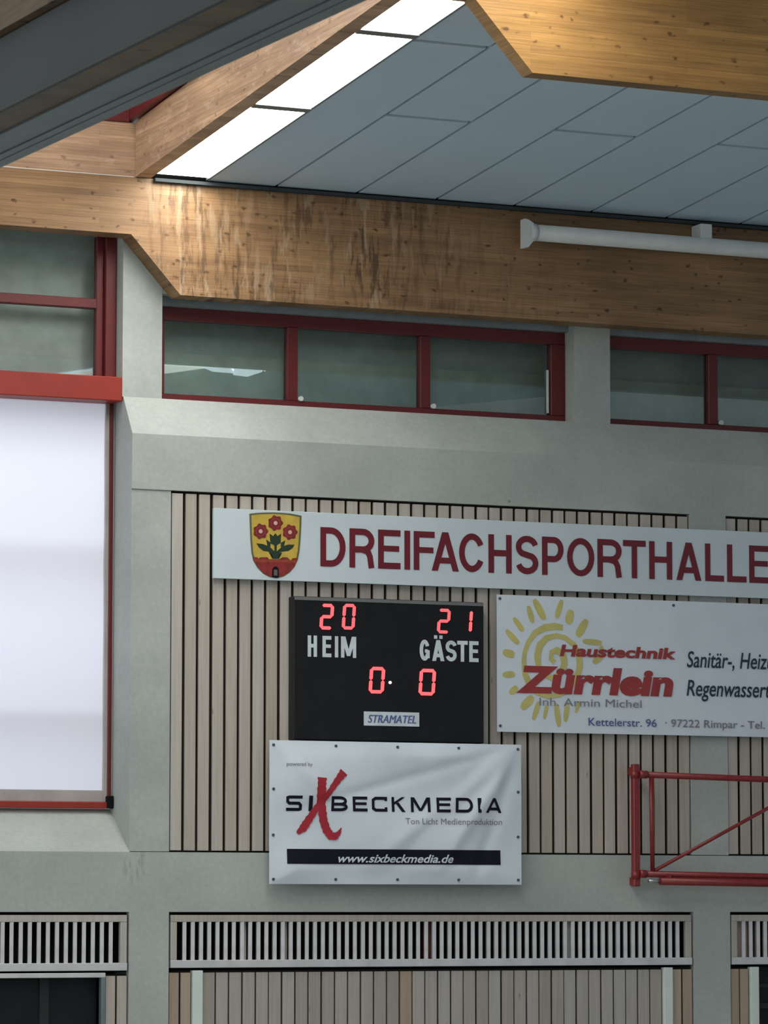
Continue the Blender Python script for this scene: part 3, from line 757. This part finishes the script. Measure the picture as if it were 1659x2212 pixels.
def brush(pts, widths, lift):
    P = []; Wd = []
    for i in range(len(pts) - 1):
        for t_ in range(5):
            f = t_ / 5; P.append((pts[i][0] * (1 - f) + pts[i + 1][0] * f, pts[i][1] * (1 - f) + pts[i + 1][1] * f)); Wd.append(widths[i] * (1 - f) + widths[i + 1] * f)
    P.append(pts[-1]); Wd.append(widths[-1])
    k_ = abs(pc.p(1000, 500)[0] - pc.p(900, 500)[0]) / 100
    Wd = [w_ * k_ * (1 + .10 * math.sin(i * 2.3)) for i, w_ in enumerate(Wd)]
    stroke(bm, [pc.p(*q) for q in P], Wd, lambda x, z: pc.y(x, z, lift))
brush([(352, 290), (348, 345), (350, 420), (358, 490), (368, 560), (388, 620), (412, 655), (440, 660), (462, 640), (478, 605)], [58, 52, 52, 50, 48, 48, 46, 40, 26, 4], .0060)
brush([(490, 255), (455, 300), (410, 365), (372, 420), (325, 480), (280, 550), (245, 605), (205, 640)], [52, 40, 34, 34, 36, 44, 48, 20], .0064)
obj('brush_cross', bm, XRED, six)
bm = bmesh.new(); xa, za = pc.p(137, 738); xb, zb = pc.p(1484, 840); zb2 = pc.p(137, 832)[1]; za2 = pc.p(1484, 741)[1]
for i in range(60):
    a = xa + (xb - xa) * i / 60; b_ = xa + (xb - xa) * (i + 1) / 60
    for j in range(4):
        c = zb2 + (za - zb2) * j / 4; d = zb2 + (za - zb2) * (j + 1) / 4
        vs = [bm.verts.new((x, pc.y(x, z, .004), z)) for x, z in ((a, c), (b_, c), (b_, d), (a, d))]; bm.faces.new(vs)
obj('black_bar', bm, BLACKI, six)
X = lambda pr, u, v: pr.p(u, v)[0]
Z = lambda pr, u, v: pr.p(u, v)[1]
text('lettering', 'www.sixbeckmedia.de', WHITEI, six, X(pc, 460, 790), X(pc, 1180, 790), Z(pc, 460, 822), .062, -.121, shear=.3, bold=.02, fn=fsix)
text('lettering', 'Ton Licht Medienproduktion', GREYI, six, X(pc, 880, 560), X(pc, 1490, 560), Z(pc, 1200, 586), .048, -.119, fn=fsix)
text('lettering', 'powered by', GREYI, six, X(pc, 135, 205), X(pc, 295, 205), Z(pc, 200, 217), .030, -.119, bold=.006, fn=fsix)

zx0, zx1, zz0, zz1 = 12.782, 16.4, 4.212, 5.256
pz = Print(-.045, 1060, 1270, 2.77)
ey = [(zx0 + .025, zz1 - .03), (zx0 + .025, zz0 + .045), (14.30, zz1 - .035), (15.8, zz1 - .035)]
zu, fz = banner('advertising_banner', 'wide white banner with a yellow sun and red Zürrlein lettering right of the scoreboard', zx0, zx1, zz0, zz1, -.045, .0035, 2.2, 120, 36, ey)
pz.fn = fz
bm = bmesh.new(); kk = abs(pz.p(600, 450)[0] - pz.p(500, 450)[0]) / 100
def petal(a, b, w_):
    P = [(a[0] + (b[0] - a[0]) * t_, a[1] + (b[1] - a[1]) * t_) for t_ in (0, .15, .4, .7, .9, 1)]
    b2_ = bmesh.new(); stroke(b2_, [pz.p(*q) for q in P], [w_ * f * kk for f in (.45, .8, 1, 1, .8, .45)], lambda x, z: pz.y(x, z, .003))
    obj('sun_ray', b2_, SUNY, zu)
for a, b, w_ in (((258, 68), (318, 188), 42), ((222, 108), (248, 208), 32), ((135, 178), (192, 258), 30), ((90, 252), (165, 334), 32), ((72, 382), (140, 402), 42), ((70, 520), (142, 516), 34), ((112, 632), (158, 592), 34), ((182, 722), (250, 650), 46), ((252, 790), (288, 680), 30), ((318, 785), (336, 695), 22), ((388, 690), (408, 830), 32), ((445, 800), (458, 695), 30), ((508, 748), (528, 680), 22), ((425, 72), (390, 180), 32), ((478, 132), (460, 215), 46), ((572, 190), (515, 290), 44), ((548, 318), (662, 330), 32), ((662, 345), (655, 400), 26), ((668, 405), (610, 448), 34)):
    petal(a, b, w_)
sp_pts = [(428, 238), (380, 230), (320, 238), (262, 270), (222, 325), (200, 390), (197, 450), (205, 520), (232, 580), (280, 625), (340, 648), (410, 640), (470, 600), (512, 540), (530, 470), (525, 400), (495, 340), (445, 300), (390, 285), (330, 300), (290, 345), (276, 410), (285, 470), (315, 520), (365, 540), (415, 510), (438, 455), (430, 400), (395, 372), (362, 385), (358, 425), (380, 445)]
stroke(bm, [pz.p(*q) for q in sp_pts], [34 * kk * (.9 + .2 * math.sin(i)) for i in range(len(sp_pts))], lambda x, z: pz.y(x, z, .0034))
so = obj('sun_drawing', bm, SUNY, zu)
text('lettering', 'Haustechnik', REDI, zu, X(pz, 410, 380), X(pz, 1105, 380), Z(pz, 410, 405), Z(pz, 440, 338) - Z(pz, 440, 405), -.0510, shear=.14, bold=.038, fn=fz)
text('lettering', 'Zürrlein', REDI, zu, X(pz, 150, 560), X(pz, 1088, 560), Z(pz, 230, 620), Z(pz, 230, 466) - Z(pz, 230, 620), -.0510, shear=.13, bold=.048, fn=fz)
text('lettering', 'Inh. Armin Michel', GREYI, zu, X(pz, 288, 690), X(pz, 898, 690), Z(pz, 300, 704), Z(pz, 300, 654) - Z(pz, 300, 704), -.0525, fn=fz)
text('lettering', 'Kettelerstr. 96', BLUEI, zu, X(pz, 583, 800), X(pz, 990, 800), Z(pz, 600, 824), Z(pz, 600, 775) - Z(pz, 600, 824), -.0510, bold=.006, fn=fz)
text('lettering', '· 97222 Rimpar - Tel. 0', GREYI, zu, X(pz, 1040, 800), X(pz, 1690, 800), Z(pz, 1090, 832), Z(pz, 1090, 784) - Z(pz, 1090, 832), -.0510, bold=.006, fn=fz)
text('lettering', 'Sanitär-, Heizung', SLATEI, zu, X(pz, 1170, 430), X(pz, 1775, 430), Z(pz, 1190, 474), Z(pz, 1190, 374) - Z(pz, 1190, 474), -.0510, shear=.2, bold=.008, fn=fz)
text('lettering', 'Regenwassertechnik', SLATEI, zu, X(pz, 1168, 600), X(pz, 1905, 600), Z(pz, 1190, 645), Z(pz, 1190, 545) - Z(pz, 1190, 645), -.0510, shear=.2, bold=.008, fn=fz)

# ------------------------------------------------------------------ red hinged frame on the wall at the right
af = empty('hinged_steel_frame', (13.915, -.12, 3.04)); tag(af, 'red tubular steel swing frame hinged to the wall at the right edge', 'frame')
bx('hinge_post', REDT, af, 13.888, 13.942, -.155, -.10, 3.045, 3.98, bev=.006)
for z in (3.93, 3.085):
    bx('wall_bracket', REDT, af, 13.925, 13.962, -.10, .011 if z > 3.5 else -.001, z - .03, z + .03, bev=.003)
def tb(name, p, q, r, m=REDT):
    bm = bmesh.new(); tube(bm, p, q, r); return obj(name, bm, m, af)
tb('hinge_collar', (13.915, -.128, 3.872), (13.915, -.128, 3.925), .036); tb('hinge_collar', (13.915, -.128, 3.10), (13.915, -.128, 3.16), .036)
sag = -.021
zt_ = lambda x: 3.900 + (x - 13.95) * sag
tb('top_tube', (13.93, -.16, zt_(13.93)), (16.2, -.16, zt_(16.2)), .024)
tb('sleeve', (13.93, -.16, zt_(13.93)), (14.0, -.16, zt_(14.0)), .030)
zb_ = lambda x: 3.140 + (x - 13.95) * sag * .7
tb('bottom_tube', (13.93, -.16, zb_(13.93)), (16.2, -.16, zb_(16.2)), .025)
tb('sleeve', (13.93, -.16, zb_(13.93)), (13.985, -.16, zb_(13.985)), .031)
tb('inner_upright', (14.043, -.16, 3.14), (14.036, -.16, 3.90), .017)
tb('diagonal_brace', (14.06, -.16, 3.165), (15.5, -.16, 3.87), .014)
tb('end_upright', (16.18, -.16, 3.09), (16.18, -.16, 3.86), .02)
t2 = tb('lower_sliding_tube', (14.08, -.21, 3.084), (16.2, -.21, 3.055), .029); t3 = tb('pale_rod', (13.98, -.21, 3.085), (14.09, -.21, 3.084), .014, METAL); t3['label'] = 'pale metal rod end'
for x in (14.16, 15.2, 16.1): bx('tube_clamp', REDT, af, x - .015, x + .015, -.215, -.155, 3.08, zb_(x))

# ------------------------------------------------------------------ white tubular casing on the beam
tc = empty('tubular_casing', (12.97, -.13, 8.03)); tag(tc, 'long white tubular casing with an end bracket, fixed along the stained beam', 'casing')
bm = bmesh.new(); tube(bm, (13.06, -.13, 8.055), (18.2, -.13, 8.055), .064, 24); obj('casing_tube', bm, WHITE, tc)
bm = bmesh.new(); tube(bm, (13.03, -.13, 8.055), (13.075, -.13, 8.055), .069, 24); obj('end_cap', bm, WHITE, tc)
bm = bmesh.new(); prism_y(bm, -.175, -.10, [(12.966, 7.925), (13.0, 7.93), (13.045, 7.985), (13.045, 8.12), (13.0, 8.145), (12.966, 8.15)]); obj('end_bracket', bm, WHITE, tc)
for x in (14.56, 16.4):
    bx('hanger', WHITE, tc, x - .05, x + .05, -.16, -.002, 8.11, 8.225, bev=.004)

# ------------------------------------------------------------------ partition housing in the upper left foreground
KN = .0297; zb0 = 5.631 + KN * 14.055
ph = empty('partition_housing', (4.2, -14, 5.6)); tag(ph, 'dark grey housing with aluminium rails crossing the upper left corner in the foreground', 'partition housing')
def run(name, mat, pts, y0=-24.0, y1=-.05):
    bm = bmesh.new(); loft_y(bm, y0, y1, [(x, z) for x, z in pts], KN); return obj(name, bm, mat, ph)
curve = [(4.2 + .035 * math.sin(math.pi * t_ * .5) ** 2, zb0 + .281 * t_) for t_ in [i / 8 for i in range(9)]]
run('side_panel', HOUSE, curve + [(4.56, zb0 + .281), (4.56, zb0 + .03), (4.215, zb0 + .03), (4.215, zb0)])
run('timber_strip', WOOD_E, [(4.225, zb0 + .006), (4.352, zb0 + .006), (4.352, zb0 + .03), (4.225, zb0 + .03)])
for a, b, z in ((4.354, 4.428, -.001), (4.432, 4.490, .004), (4.493, 4.530, .000), (4.533, 4.584, -.002)):
    run('rail', ALU, [(a, zb0 + z), (b, zb0 + z), (b, zb0 + .03), (a, zb0 + .03)])
run('timber_cap', WOOD_E, [(4.195, zb0 + .285), (4.60, zb0 + .285), (4.60, zb0 + .95), (4.195, zb0 + .95)])
for o_ in (b1, b2, up): o_['group'] = 'laminated timber roof beams'
for o_ in (rr, rw): o_['group'] = 'dark red steel rails above the timber'
